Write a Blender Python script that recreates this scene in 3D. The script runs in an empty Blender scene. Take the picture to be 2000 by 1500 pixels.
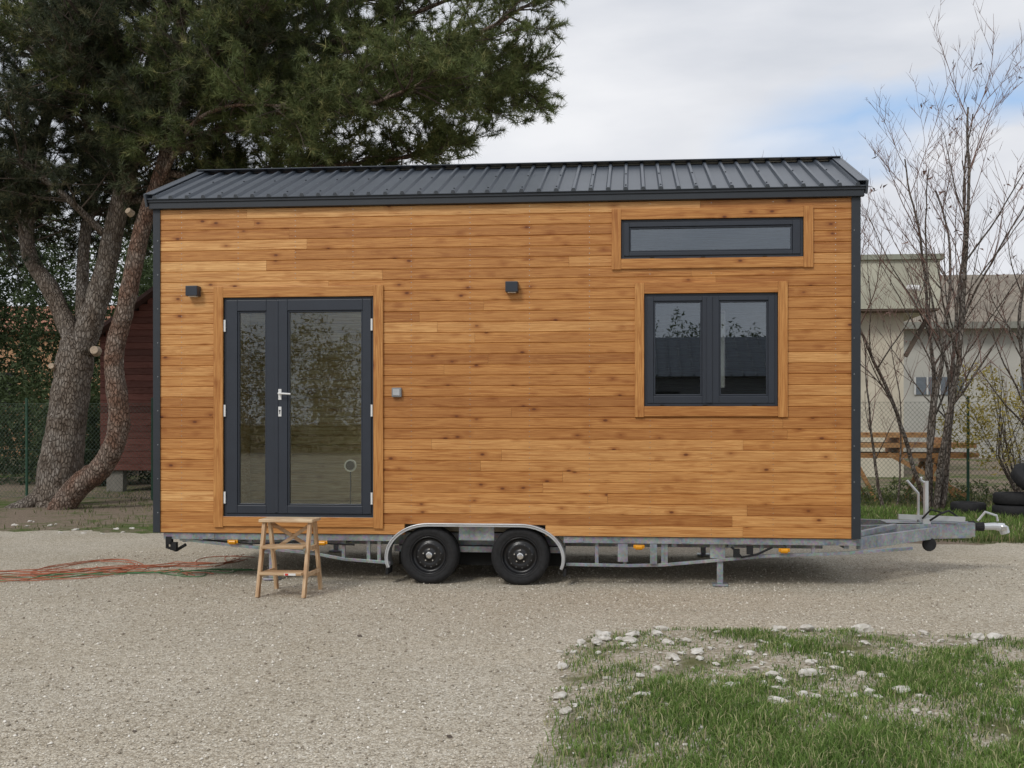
import bpy, bmesh, math, random
import numpy as np
from mathutils import Vector, Matrix, noise
random.seed(7); rng=np.random.default_rng(11)
S=bpy.context.scene
S.view_settings.view_transform='Standard'; S.view_settings.look='None'; S.view_settings.exposure=0

# ------------------------------------------------------------ helpers
def empty(name,loc=(0,0,0)):
    o=bpy.data.objects.new(name,None); o.location=loc; S.collection.objects.link(o); return o
def link(name,me,mat=None,parent=None):
    o=bpy.data.objects.new(name,me); S.collection.objects.link(o)
    if mat is not None: me.materials.append(mat)
    if parent: o.parent=parent
    return o
class MB:
    def __init__(s): s.v=[]; s.f=[]; s.r=[]; s.cur=(0.5,0.5,0.5)
    def add(s,vs,fs):
        b=len(s.v); s.v+= [tuple(v) for v in vs]; s.f+=[tuple(i+b for i in f) for f in fs]; s.r+=[s.cur]*len(vs)
    def box(s,x0,x1,y0,y1,z0,z1):
        s.add([(x0,y0,z0),(x1,y0,z0),(x1,y1,z0),(x0,y1,z0),(x0,y0,z1),(x1,y0,z1),(x1,y1,z1),(x0,y1,z1)],
              [(0,3,2,1),(4,5,6,7),(0,1,5,4),(1,2,6,5),(2,3,7,6),(3,0,4,7)])
    def tube(s,pts,rad,n=8,cap=True):
        pts=[Vector(p) for p in pts]
        if not hasattr(rad,'__len__'): rad=[rad]*len(pts)
        vs=[];fs=[]
        up=None
        for i,p in enumerate(pts):
            d=(pts[min(i+1,len(pts)-1)]-pts[max(i-1,0)])
            if d.length<1e-9: d=Vector((0,0,1))
            d.normalize()
            if up is None:
                up=Vector((0,0,1)) if abs(d.z)<.9 else Vector((0,1,0))
            a=d.cross(up)
            if a.length<1e-6: a=d.cross(Vector((1,0,0)))
            a.normalize(); b=a.cross(d).normalized(); up=b
            for k in range(n):
                t=2*math.pi*(k+.5)/n
                vs.append(p+(a*math.cos(t)+b*math.sin(t))*rad[i])
        for i in range(len(pts)-1):
            for k in range(n):
                k2=(k+1)%n
                fs.append((i*n+k,i*n+k2,(i+1)*n+k2,(i+1)*n+k))
        if cap:
            fs.append(tuple(range(n))); fs.append(tuple((len(pts)-1)*n+k for k in reversed(range(n))))
        s.add(vs,fs)
    def beam(s,p0,p1,w,h):
        p0=Vector(p0);p1=Vector(p1); d=(p1-p0).normalized()
        up=Vector((0,0,1)) if abs(d.z)<.95 else Vector((0,1,0))
        a=d.cross(up).normalized(); b=a.cross(d).normalized()
        vs=[]
        for p in (p0,p1):
            for sa,sb in((-1,-1),(1,-1),(1,1),(-1,1)):
                vs.append(p+a*sa*w/2+b*sb*h/2)
        s.add(vs,[(0,1,2,3),(7,6,5,4),(0,4,5,1),(1,5,6,2),(2,6,7,3),(3,7,4,0)])
    def lathe(s,prof,c,n=40,axis='y'):
        vs=[];fs=[];m=len(prof)
        for k in range(n):
            t=2*math.pi*k/n
            for r,y in prof:
                if axis=='y': vs.append((c[0]+r*math.cos(t),c[1]+y,c[2]+r*math.sin(t)))
                else: vs.append((c[0]+r*math.cos(t),c[1]+r*math.sin(t),c[2]+y))
        for k in range(n):
            k2=(k+1)%n
            for i in range(m-1): fs.append((k*m+i,k*m+i+1,k2*m+i+1,k2*m+i))
        s.add(vs,fs)
    def obj(s,name,mat,parent=None,smooth=False,bevel=0,rnd=False):
        me=bpy.data.meshes.new(name); me.from_pydata(s.v,[],s.f); me.update()
        if rnd:
            a=me.color_attributes.new('rnd','FLOAT_COLOR','POINT')
            arr=np.ones((len(s.v),4),dtype=np.float32); arr[:,:3]=np.array(s.r); a.data.foreach_set('color',arr.ravel())
        bm=bmesh.new(); bm.from_mesh(me); bmesh.ops.recalc_face_normals(bm,faces=bm.faces); bm.to_mesh(me); bm.free()
        if smooth: me.polygons.foreach_set('use_smooth',[True]*len(me.polygons))
        o=link(name,me,mat,parent)
        if bevel:
            md=o.modifiers.new('bev','BEVEL'); md.width=bevel; md.segments=2; md.limit_method='ANGLE'
        return o
def tri_mesh(name,V,F,mat,parent=None,rnd=None,smooth=False):
    me=bpy.data.meshes.new(name); V=np.asarray(V,dtype=np.float32); F=np.asarray(F,dtype=np.int32)
    me.vertices.add(len(V)); me.vertices.foreach_set('co',V.ravel())
    me.loops.add(F.size); me.loops.foreach_set('vertex_index',F.ravel())
    me.polygons.add(len(F)); me.polygons.foreach_set('loop_start',np.arange(0,F.size,3,dtype=np.int32))
    me.update(calc_edges=True)
    if rnd is not None:
        a=me.color_attributes.new('rnd','FLOAT_COLOR','POINT')
        arr=np.ones((len(V),4),dtype=np.float32); arr[:,:3]=rnd; a.data.foreach_set('color',arr.ravel())
    if smooth: me.polygons.foreach_set('use_smooth',np.ones(len(F),dtype=bool))
    return link(name,me,mat,parent)

# ------------------------------------------------------------ materials
class N:
    def __init__(s,name):
        s.m=bpy.data.materials.new(name); s.m.use_nodes=True; s.t=s.m.node_tree
        s.t.nodes.clear(); s.o=s.t.nodes.new('ShaderNodeOutputMaterial')
    def n(s,ty,**k):
        nd=s.t.nodes.new(ty)
        for a,b in k.items(): setattr(nd,a,b)
        return nd
    def l(s,a,b): s.t.links.new(a,b)
    def coord(s,scale=(1,1,1),off=None):
        c=s.n('ShaderNodeTexCoord'); mp=s.n('ShaderNodeMapping'); mp.inputs['Scale'].default_value=scale
        s.l(c.outputs['Object'],mp.inputs['Vector'])
        if off is not None: s.l(off,mp.inputs['Location'])
        return mp.outputs[0]
    def noise(s,vec,scale,detail=4,rough=.55,dist=0):
        nd=s.n('ShaderNodeTexNoise'); s.l(vec,nd.inputs['Vector']); nd.inputs['Scale'].default_value=scale
        nd.inputs['Detail'].default_value=detail; nd.inputs['Roughness'].default_value=rough; nd.inputs['Distortion'].default_value=dist
        return nd.outputs[0]
    def ramp(s,fac,stops):
        r=s.n('ShaderNodeValToRGB'); e=r.color_ramp.elements
        while len(e)<len(stops): e.new(.5)
        for i,(p,c) in enumerate(stops):
            e[i].position=p; e[i].color=(c[0],c[1],c[2],1) if hasattr(c,'__len__') else (c,c,c,1)
        s.l(fac,r.inputs[0]); return r.outputs[0]
    def mix(s,fac,a,b,mode='MIX'):
        m=s.n('ShaderNodeMix',data_type='RGBA',blend_type=mode)
        for sock,v in ((m.inputs[0],fac),(m.inputs[6],a),(m.inputs[7],b)):
            if hasattr(v,'is_linked'): s.l(v,sock)
            elif hasattr(v,'__len__'): sock.default_value=(v[0],v[1],v[2],1)
            else:
                sock.default_value=v if sock==m.inputs[0] else (v,v,v,1)
        return m.outputs[2]
    def math(s,op,a,b=0,clamp=False):
        m=s.n('ShaderNodeMath',operation=op); m.use_clamp=clamp
        for sock,v in ((m.inputs[0],a),(m.inputs[1],b)):
            if hasattr(v,'is_linked'): s.l(v,sock)
            else: sock.default_value=v
        return m.outputs[0]
    def bump(s,h,strength,dist=.01):
        b=s.n('ShaderNodeBump'); b.inputs['Strength'].default_value=strength; b.inputs['Distance'].default_value=dist
        s.l(h,b.inputs['Height']); return b.outputs[0]
    def bsdf(s,col,rough=.6,metal=0,normal=None,spec=.5,transl=None):
        p=s.n('ShaderNodeBsdfPrincipled')
        for k,v in (('Base Color',col),('Roughness',rough),('Metallic',metal),('Specular IOR Level',spec)):
            if hasattr(v,'is_linked'): s.l(v,p.inputs[k])
            elif hasattr(v,'__len__'): p.inputs[k].default_value=(v[0],v[1],v[2],1)
            else: p.inputs[k].default_value=v
        if normal is not None: s.l(normal,p.inputs['Normal'])
        out=p.outputs[0]
        if transl:
            t=s.n('ShaderNodeBsdfTranslucent'); 
            if hasattr(col,'is_linked'): s.l(col,t.inputs[0])
            mx=s.n('ShaderNodeMixShader'); mx.inputs[0].default_value=transl
            s.l(out,mx.inputs[1]); s.l(t.outputs[0],mx.inputs[2]); out=mx.outputs[0]
        s.l(out,s.o.inputs[0]); return s.m
    def attr(s):
        a=s.n('ShaderNodeAttribute'); a.attribute_name='rnd'; sp=s.n('ShaderNodeSeparateColor'); s.l(a.outputs['Color'],sp.inputs[0]); return a,sp

def mat_simple(name,col,rough=.6,metal=0,var=.15,scale=8,bump=0,spec=.5):
    m=N(name); c=m.coord(); nz=m.noise(c,scale,5)
    lo=[x*(1-var) for x in col]; hi=[min(1,x*(1+var)) for x in col]
    cc=m.ramp(nz,[(.3,lo),(.7,hi)])
    nrm=m.bump(m.noise(c,scale*6,4),bump,.01) if bump else None
    return m.bsdf(cc,rough,metal,nrm,spec)

def mat_wood(name,along='x',dark=(.39,.165,.048),mid=(.59,.29,.092),light=(.78,.46,.185),rough=.42,knots=.9):
    m=N(name); a,sp=m.attr()
    off=m.n('ShaderNodeVectorMath',operation='SCALE'); m.l(a.outputs['Color'],off.inputs[0]); off.inputs['Scale'].default_value=37.
    def sc(al,o,z): return {'x':(al,o,z),'y':(o,al,z),'z':(z,o,al)}[along]
    g1=m.noise(m.coord(sc(.9,3,26),off.outputs[0]),1.6,6,.65,2.2)
    g2=m.noise(m.coord(sc(3.,20,110),off.outputs[0]),1.,3,.6)
    g0=m.noise(m.coord(sc(1.1,3,3),off.outputs[0]),1.1,3)
    base=m.ramp(sp.outputs[0],[(0,dark),(.5,mid),(1,light)])
    base=m.mix(m.ramp(g0,[(.35,0),(.7,.6)]),base,m.mix(1,base,(1.20,1.25,1.30),'MULTIPLY'))
    base=m.mix(m.ramp(g1,[(.40,.0),(.62,.95)]),base,m.mix(1,base,(.66,.52,.41),'MULTIPLY'))
    base=m.mix(m.ramp(g2,[(.35,0),(.75,.6)]),base,m.mix(1,base,(.58,.46,.36),'MULTIPLY'))
    v3=m.coord(sc(4.4,.01,8.5),off.outputs[0]); vo=m.n('ShaderNodeTexVoronoi'); m.l(v3,vo.inputs['Vector']); vo.inputs['Scale'].default_value=1.
    spv=m.n('ShaderNodeSeparateColor'); m.l(vo.outputs['Color'],spv.inputs[0])
    k2=m.math('GREATER_THAN',spv.outputs[0],.36)
    k=m.math('MULTIPLY',m.ramp(vo.outputs['Distance'],[(.06,1),(.13,0)]),k2)
    ring=m.math('MULTIPLY',m.ramp(vo.outputs['Distance'],[(.10,.7),(.36,0)]),k2)
    base=m.mix(ring,base,m.mix(1,base,(.62,.46,.34),'MULTIPLY'))
    base=m.mix(m.math('MULTIPLY',k,knots),base,(.12,.036,.013))
    nrm=m.bump(g2,.25,.004)
    return m.bsdf(base,rough,0,nrm,.35)

M={}
M['clad']=mat_wood('larch_cladding','x')
M['trimv']=mat_wood('larch_trim_v','z',(.46,.205,.058),(.54,.255,.078),(.62,.32,.105))
M['trimh']=mat_wood('larch_trim_h','x',(.46,.205,.058),(.54,.255,.078),(.62,.32,.105))
M['clady']=mat_wood('larch_cladding_side','y')
M['pale']=mat_wood('pale_spruce','x',(.66,.60,.40),(.73,.67,.46),(.79,.73,.52),.6,.25)
M['stool']=mat_wood('beech','z',(.60,.44,.27),(.67,.51,.33),(.74,.58,.39),.5,0)
M['lumber']=mat_wood('new_lumber','x',(.48,.26,.10),(.56,.32,.14),(.64,.40,.2),.6)
M['roof']=mat_simple('anthracite_sheet',(.068,.080,.098),.36,0,.08,3,.03,.5)
M['anth']=mat_simple('anthracite_trim',(.022,.027,.034),.45,0,.1,5,.02)
M['frame']=mat_simple('anthracite_pvc',(.024,.030,.042),.42,0,.08,5,.03)
m=N('galvanised_steel'); c=m.coord(); vo=m.n('ShaderNodeTexVoronoi'); m.l(c,vo.inputs['Vector']); vo.inputs['Scale'].default_value=45
cc=m.mix(m.ramp(m.noise(c,6,5),[(.3,0),(.7,1)]),(.22,.24,.26),(.42,.44,.46)); cc=m.mix(.3,cc,vo.outputs['Color'],'SOFT_LIGHT')
M['galv']=m.bsdf(cc,.45,.55)
M['alu']=mat_simple('fender_zinc',(.62,.64,.66),.35,.6,.08,6)
M['black']=mat_simple('black_rubber',(.018,.018,.019),.75,0,.3,30,.2,.3)
M['rim']=mat_simple('black_steel_rim',(.012,.012,.013),.3)
M['chrome']=mat_simple('bright_metal',(.7,.7,.7),.25,.9,.05)
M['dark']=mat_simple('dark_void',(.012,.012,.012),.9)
M['orange']=mat_simple('amber_reflector',(.70,.30,.01),.25)
M['white']=mat_simple('white_plastic',(.75,.75,.74),.4,0,.05)
M['redlabel']=mat_simple('label_red',(.6,.03,.02),.5)
M['grey']=mat_simple('grey_plastic',(.22,.23,.24),.5)
M['rimhole']=mat_simple('rim_hole',(.06,.06,.06),.6)
def glass(name,tint,add):
    m=N(name); tr=m.n('ShaderNodeBsdfTransparent'); tr.inputs[0].default_value=(*tint,1); gl=m.n('ShaderNodeBsdfGlossy'); gl.inputs['Roughness'].default_value=.01
    gl.inputs[0].default_value=(.9,.95,1,1); fr=m.n('ShaderNodeFresnel'); fr.inputs[0].default_value=1.5
    fac=m.math('ADD',fr.outputs[0],add); mx=m.n('ShaderNodeMixShader'); m.l(fac,mx.inputs[0]); m.l(tr.outputs[0],mx.inputs[1]); m.l(gl.outputs[0],mx.inputs[2]); m.l(mx.outputs[0],m.o.inputs[0]); return m.m
M['glass']=glass('window_glass',(.62,.68,.72),.10); M['dglass']=glass('door_glass',(.98,.99,.92),.04)

def mat_bark(name,a,b,c3):
    m=N(name); v=m.coord((1,1,.35)); n1=m.noise(v,22,9,.75,.8); n2=m.noise(m.coord(),2.2,5,.6); n3=m.noise(m.coord((1,1,.6)),7,5,.6)
    vo=m.n('ShaderNodeTexVoronoi'); vo.feature='DISTANCE_TO_EDGE'; m.l(m.coord((1,1,.4)),vo.inputs['Vector']); vo.inputs['Scale'].default_value=20
    cr=m.ramp(vo.outputs['Distance'],[(.0,0),(.20,1)])
    col=m.mix(m.ramp(n2,[(.42,0),(.58,1)]),m.ramp(n1,[(.3,a),(.68,b)]),m.ramp(n1,[(.3,a),(.68,c3)]))
    col=m.mix(m.ramp(n3,[(.45,0),(.62,.8)]),col,m.mix(1,col,(.55,.50,.46),'MULTIPLY'))
    col=m.mix(m.math('MULTIPLY',m.math('SUBTRACT',1,cr),.85),col,m.mix(1,col,(.35,.32,.30),'MULTIPLY'))
    nrm=m.bump(m.math('ADD',n1,m.math('MULTIPLY',cr,.5)),1.,.08)
    return m.bsdf(col,.9,0,nrm,.2)
M['barkA']=mat_bark('pine_bark_grey',(.22,.185,.15),(.60,.54,.48),(.48,.40,.33))
M['barkB']=mat_bark('pine_bark_red',(.23,.15,.11),(.62,.52,.44),(.48,.29,.21))
M['twig']=mat_simple('pine_twig',(.10,.078,.06),.9)
M['barebark']=mat_bark('grey_branch_bark',(.20,.175,.15),(.46,.42,.38),(.38,.31,.26))
M['bud']=mat_simple('reddish_twig',(.17,.10,.08),.8)
M['cut']=mat_simple('cut_wood',(.42,.33,.24),.8,0,.25,30)
def mat_leaf(name,dark,light,tip=None,transl=.25):
    m=N(name); a,sp=m.attr(); col=m.ramp(sp.outputs[0],[(0,dark),(1,light)])
    if tip: col=m.mix(m.ramp(sp.outputs[1],[(.75,0),(1,1)]),col,tip)
    return m.bsdf(col,.6,0,None,.25,transl)
M['needle']=mat_leaf('pine_needles',(.055,.075,.032),(.20,.245,.085),(.32,.31,.13))
M['needleA']=mat_leaf('pine_needles_dark',(.040,.052,.033),(.14,.165,.078),(.22,.21,.115))
M['bgleaf']=mat_leaf('background_leaves',(.025,.04,.018),(.085,.12,.045))
M['yleaf']=mat_leaf('autumn_leaves',(.20,.17,.035),(.48,.38,.08))
M['grassb']=mat_leaf('grass_blades',(.06,.115,.022),(.23,.35,.085),(.50,.47,.26),.3)
M['grassd']=mat_leaf('grass_blades_dry',(.06,.09,.025),(.17,.20,.07),(.32,.27,.15),.3)

# gravel
m=N('gravel'); v=m.coord(); vo=m.n('ShaderNodeTexVoronoi'); m.l(v,vo.inputs['Vector']); vo.inputs['Scale'].default_value=90
vo2=m.n('ShaderNodeTexVoronoi'); m.l(v,vo2.inputs['Vector']); vo2.inputs['Scale'].default_value=42
sp=m.n('ShaderNodeSeparateColor'); m.l(vo.outputs['Color'],sp.inputs[0])
sp2=m.n('ShaderNodeSeparateColor'); m.l(vo2.outputs['Color'],sp2.inputs[0])
c1=m.ramp(sp.outputs[0],[(0,(.27,.23,.175)),(.3,(.47,.415,.325)),(.75,(.64,.585,.475)),(1,(.84,.80,.71))])
c2=m.ramp(sp2.outputs[0],[(0,(.30,.26,.20)),(.5,(.55,.495,.395)),(1,(.76,.72,.62))])
col=m.mix(m.ramp(m.noise(v,5,4),[(.35,.2),(.7,.7)]),c1,c2)
big=m.noise(v,.55,6,.65); big2=m.noise(m.coord((.25,1.2,1)),.9,4)
col=m.mix(m.ramp(big,[(.38,0),(.62,.6)]),col,m.mix(1,col,(.84,.805,.75),'MULTIPLY'))
col=m.mix(m.ramp(big2,[(.45,0),(.65,.6)]),col,m.mix(1,col,(1.12,1.11,1.10),'MULTIPLY'))
col=m.mix(m.ramp(vo.outputs['Distance'],[(.42,0),(.78,.55)]),col,(.20,.165,.12))
h=m.math('ADD',m.math('SUBTRACT',1,vo.outputs['Distance']),m.math('MULTIPLY',m.noise(v,25,4),.8))
M['gravel']=m.bsdf(col,.92,0,m.bump(h,.75,.011),.15)
m=N('pebbles'); a,sp=m.attr(); M['pebble']=m.bsdf(m.ramp(sp.outputs[0],[(0,(.26,.22,.17)),(.5,(.58,.52,.42)),(1,(.86,.82,.74))]),.9,0,None,.2)
m=N('soil_and_turf'); v=m.coord(); n1=m.noise(v,3,7,.65); n2=m.noise(v,.35,4); n3=m.noise(v,30,5,.7)
soil=m.ramp(n3,[(.25,(.11,.085,.06)),(.55,(.28,.22,.165)),(.8,(.44,.385,.31))]); turf=m.ramp(n3,[(.3,(.05,.075,.02)),(.7,(.14,.19,.055))])
col=m.mix(m.ramp(m.math('ADD',m.math('MULTIPLY',n1,.5),m.math('MULTIPLY',n2,.6)),[(.54,0),(.64,1)]),soil,turf)
M['soil']=m.bsdf(col,.95,0,m.bump(m.math('ADD',n1,n3),.8,.04),.1)
m=N('limestone'); v=m.coord(); n1=m.noise(v,18,6,.6); M['stone']=m.bsdf(m.ramp(n1,[(.3,(.40,.37,.31)),(.6,(.64,.61,.56)),(.8,(.80,.78,.74))]),.9,0,m.bump(n1,.6,.01),.2)

# ------------------------------------------------------------ numpy noise
def nz(x,y,s=1.,seed=0):
    o=0
    for i,(fx,fy,p) in enumerate([(1.0,.7,.3),(-.8,1.3,1.9),(1.9,-1.1,4.1),(2.7,2.3,.7),(-3.9,3.1,2.2),(5.3,-4.7,5.)]):
        o=o+np.sin(x*fx*s+y*fy*s+p+seed*1.7)*(1/(1+.5*i))
    return o/3.2

# ------------------------------------------------------------ ground
me=bpy.data.meshes.new('ground'); R=600
me.from_pydata([(-R,-R,-.004),(R,-R,-.004),(R,R,-.004),(-R,R,-.004)],[],[(0,1,2,3)]); link('ground',me,M['soil'])
xs=np.linspace(-60,60,961)
vs=[(x,-45,0) for x in xs]+[(x,4.15+.12*math.sin(x*1.3)+.1*math.sin(x*3.7+1)+.07*math.sin(x*9.1)+.05*math.sin(x*23)-.03*x+(0.02*max(0,x-5))**2,0) for x in xs]
n=len(xs); me=bpy.data.meshes.new('gravel_yard'); me.from_pydata(vs,[],[(i,i+1,n+i+1,n+i) for i in range(n-1)]); link('gravel_yard',me,M['gravel'])
def inside(x,y):
    xe=-.46+.12*nz(x*0,y,2.2,1)+.05*nz(x,y,9,2); ye=-2.05+.16*nz(x,y*0,1.7,3)+.07*nz(x,y,8,4)-.05*np.abs(x-1.3)
    r=.85; qx=-(x-xe)+r; qy=(y-ye)+r
    return -(np.minimum(np.maximum(qx,qy),0)+np.hypot(np.maximum(qx,0),np.maximum(qy,0))-r)
def vergez(x,y):
    d=inside(x,y)
    return np.clip(d*.16,-.03,.045)+.012*nz(x,y,6,5)*np.clip(d*4+.3,0,1)+.002
gx=np.arange(-1.3,9.0,.05); gy=np.arange(-9.5,-1.2,.05)
X,Y=np.meshgrid(gx,gy); Z=vergez(X,Y)
V=np.stack([X.ravel(),Y.ravel(),Z.ravel()],1); nx=len(gx)
i,j=np.meshgrid(np.arange(nx-1),np.arange(len(gy)-1)); a=(j*nx+i).ravel()
F=np.concatenate([np.stack([a,a+1,a+nx+1],1),np.stack([a,a+nx+1,a+nx],1)])
m=N('verge_soil'); v=m.coord(); n3=m.noise(v,22,6,.7); n1=m.noise(v,2.2,4)
vo=m.n('ShaderNodeTexVoronoi'); m.l(v,vo.inputs['Vector']); vo.inputs['Scale'].default_value=60; spv=m.n('ShaderNodeSeparateColor'); m.l(vo.outputs['Color'],spv.inputs[0])
peb=m.ramp(spv.outputs[0],[(0,(.22,.18,.13)),(.6,(.42,.37,.29)),(1,(.74,.70,.62))])
col=m.mix(m.ramp(n1,[(.50,0),(.66,1)]),m.mix(.6,m.ramp(n3,[(.3,(.22,.175,.125)),(.6,(.42,.37,.28)),(.75,(.62,.58,.50))]),peb),m.ramp(n3,[(.3,(.08,.085,.035)),(.7,(.19,.185,.09))]))
M['verge']=m.bsdf(col,.95,0,m.bump(n3,.9,.02),.1)
tri_mesh('grass_verge',V,F,M['verge'],None,smooth=True)

def grass(name,P,h,wd,mat,parent=None,lean=.5,dry=.12):
    n=len(P); az=rng.uniform(0,2*np.pi,n); h=h*rng.uniform(.5,1.35,n); w=wd*rng.uniform(.7,1.4,n)
    ld=rng.uniform(0,2*np.pi,n); la=rng.uniform(.1,1,n)*lean
    sx,sy=np.cos(az)*w/2,np.sin(az)*w/2; lx,ly=np.cos(ld)*la*h,np.sin(ld)*la*h
    V=np.zeros((n,5,3)); 
    V[:,0]=P-np.stack([sx,sy,np.zeros(n)],1); V[:,1]=P+np.stack([sx,sy,np.zeros(n)],1)
    mid=P+np.stack([lx*.35,ly*.35,h*.6],1)
    V[:,2]=mid-np.stack([sx,sy,np.zeros(n)],1)*.8; V[:,3]=mid+np.stack([sx,sy,np.zeros(n)],1)*.8
    V[:,4]=P+np.stack([lx,ly,h*(1-.35*la)],1)
    b=np.arange(n)[:,None]*5
    F=np.concatenate([b+np.array([[0,1,3]]),b+np.array([[0,3,2]]),b+np.array([[2,3,4]])])
    r=np.zeros((n,5,3)); r[:,:,0]=(rng.uniform(0,.8,n)+.2*nz(P[:,0],P[:,1],3,8))[:,None]+np.array([-.25,-.25,.1,.1,.3]); r[:,:,1]=(rng.uniform(0,1,n)<dry)[:,None]
    return tri_mesh(name,V.reshape(-1,3),F,mat,parent,np.clip(r,0,1).reshape(-1,3))
n=340000; px=rng.uniform(-.9,5.5,n); py=rng.uniform(-7.6,-1.6,n); d=inside(px,py)
field=.42+.85*nz(px,py,2.6,9)+.6*nz(px,py,7,12)
dens=np.clip(field+np.clip((-3.5-py)*.3,-.08,.75),0.05,1)
dens=dens*np.clip(.12+1.1*d,0,1)
k=(rng.uniform(0,1,n)<dens)&(d>-.02)
px,py,dn=px[k],py[k],dens[k]; P=np.stack([px,py,vergez(px,py)],1)
hh=(.048+.03*nz(px,py,4,3))*(.6+.6*dn)+.014*np.clip(-3.8-py,0,2.2)
grass('grass',P,np.clip(hh,.02,.12),.005,M['grassb'],None,.95,.18)
n=90000; px=rng.uniform(-17,16,n); py=4.0+rng.uniform(0,1,n)**1.3*9
dens=np.clip(.22+.5*nz(px,py,1.1,21)+.3*nz(px,py,3,2),0.02,1); dens=np.where(px>2,np.clip(dens+.55,0,1),dens*.45)
edge=4.25-.03*px+.2*nz(px,py*0,2,4)
k=(rng.uniform(0,1,n)<dens)&(py>edge); px,py=px[k],py[k]
grass('grass_strip',np.stack([px,py,np.full(len(px),-.01)],1),np.where(px>2,.13,.08),.012,M['grassd'],None,.7,.2)
n=30000; px=rng.uniform(2.2,13,n); py=rng.uniform(4.2,9.5,n); k=py>4.5-.03*px; px,py=px[k],py[k]
grass('lush_grass',np.stack([px,py,np.full(len(px),-.01)],1),.12,.012,M['grassb'],None,.6,.05)

# rocks
def rocks(name,pts,mat,sub=1,lift=.12):
    bm=bmesh.new()
    for (x,y,z,s) in pts:
        r=bmesh.ops.create_icosphere(bm,subdivisions=sub,radius=s)
        sc=Vector((random.uniform(.8,1.7),random.uniform(.6,1.2),random.uniform(.35,.65))); rot=Matrix.Rotation(random.uniform(0,6.28),3,'Z')@Matrix.Rotation(random.uniform(-.4,.4),3,'X')
        o=random.uniform(0,100)
        for v in r['verts']:
            nn=1+.45*noise.noise(v.co/s*1.5+Vector((o,0,0)))+random.uniform(-.13,.13)
            v.co=rot@Vector((v.co.x*sc.x*nn,v.co.y*sc.y*nn,v.co.z*sc.z*nn))+Vector((x,y,z+s*lift))
    me=bpy.data.meshes.new(name); bm.to_mesh(me); bm.free(); return link(name,me,mat)
pts=[]
def vz(x,y): return float(vergez(np.array([x]),np.array([y]))[0])
for (cx,cy,n,sp_,s0,s1) in [(-.30,-2.85,16,.20,.02,.065),(0.05,-2.4,7,.25,.02,.06),(.35,-3.2,20,.40,.018,.05),(1.3,-2.3,16,.38,.018,.06),(0,-4.0,13,.3,.018,.045),(.9,-3.9,18,.5,.018,.05),(2.0,-3.3,14,.5,.018,.05),(2.7,-2.5,10,.5,.018,.05),(.4,-5.1,9,.5,.015,.04),(1.6,-4.8,9,.7,.015,.04),(1.0,-3.0,12,.4,.018,.045)]:
    for _ in range(n):
        x=random.gauss(cx,sp_);y=random.gauss(cy,sp_)
        if float(inside(np.array([x]),np.array([y]))[0])<-.03: continue
        pts.append((x,y,vz(x,y),s0+(s1-s0)*random.random()**2.))
rocks('limestone_rocks',pts,M['stone'],2,.45)
pts=[]
for _ in range(900):
    x=random.uniform(-.5,5);y=random.uniform(-6.5,-2)
    if float(inside(np.array([x]),np.array([y]))[0])>0: pts.append((x,y,vz(x,y),random.uniform(.006,.016)))
rocks('stone_chips',pts,M['stone'],1,.5)
pts=[]
for _ in range(50):
    x=random.uniform(-14,-4.5);pts.append((x,random.gauss(4.55,.3)+(.8 if x<-9 else 0),0,random.uniform(.015,.05)))
for _ in range(14): pts.append((random.uniform(-14,-11.8),random.gauss(7.6,.25),0,random.uniform(.04,.10)))
rocks('edge_stones',pts,M['stone'],2)
n=65000; px=rng.uniform(-6.5,6,n); py=-6.2+rng.uniform(0,1,n)**1.25*8.5
k=inside(px,py)<.03; px,py=px[k],py[k]; n=len(px)
oct_=np.array([[1,0,0],[0,1,0],[-1,0,0],[0,-1,0],[0,0,.8],[0,0,-.5]],float); of=np.array([[0,1,4],[1,2,4],[2,3,4],[3,0,4],[1,0,5],[2,1,5],[3,2,5],[0,3,5]])
s=rng.gamma(2.2,.0020,n)+.0022; s=np.clip(s,0,.015)
a=rng.uniform(0,6.28,n); q=oct_[None]*rng.uniform(.55,1.25,(n,6,1))*s[:,None,None]
V=np.stack([q[:,:,0]*np.cos(a)[:,None]-q[:,:,1]*np.sin(a)[:,None]+px[:,None],q[:,:,0]*np.sin(a)[:,None]+q[:,:,1]*np.cos(a)[:,None]+py[:,None],q[:,:,2]+s[:,None]*.25],2)
F=(np.arange(n)[:,None,None]*6+of[None]).reshape(-1,3)
tri_mesh('gravel_pebbles',V.reshape(-1,3),F,M['pebble'],None,np.repeat(np.clip(rng.normal(.5,.30,n),0,1),6)[:,None]*np.ones((1,3)))
pts=[(-2.05,-2.55,0,.020),(-.93,-4.95,0,.018),(-2.6,-5.0,0,.013),(-1.6,-3.9,0,.010)]
rocks('pine_cones',pts,M['twig'],2)

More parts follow.
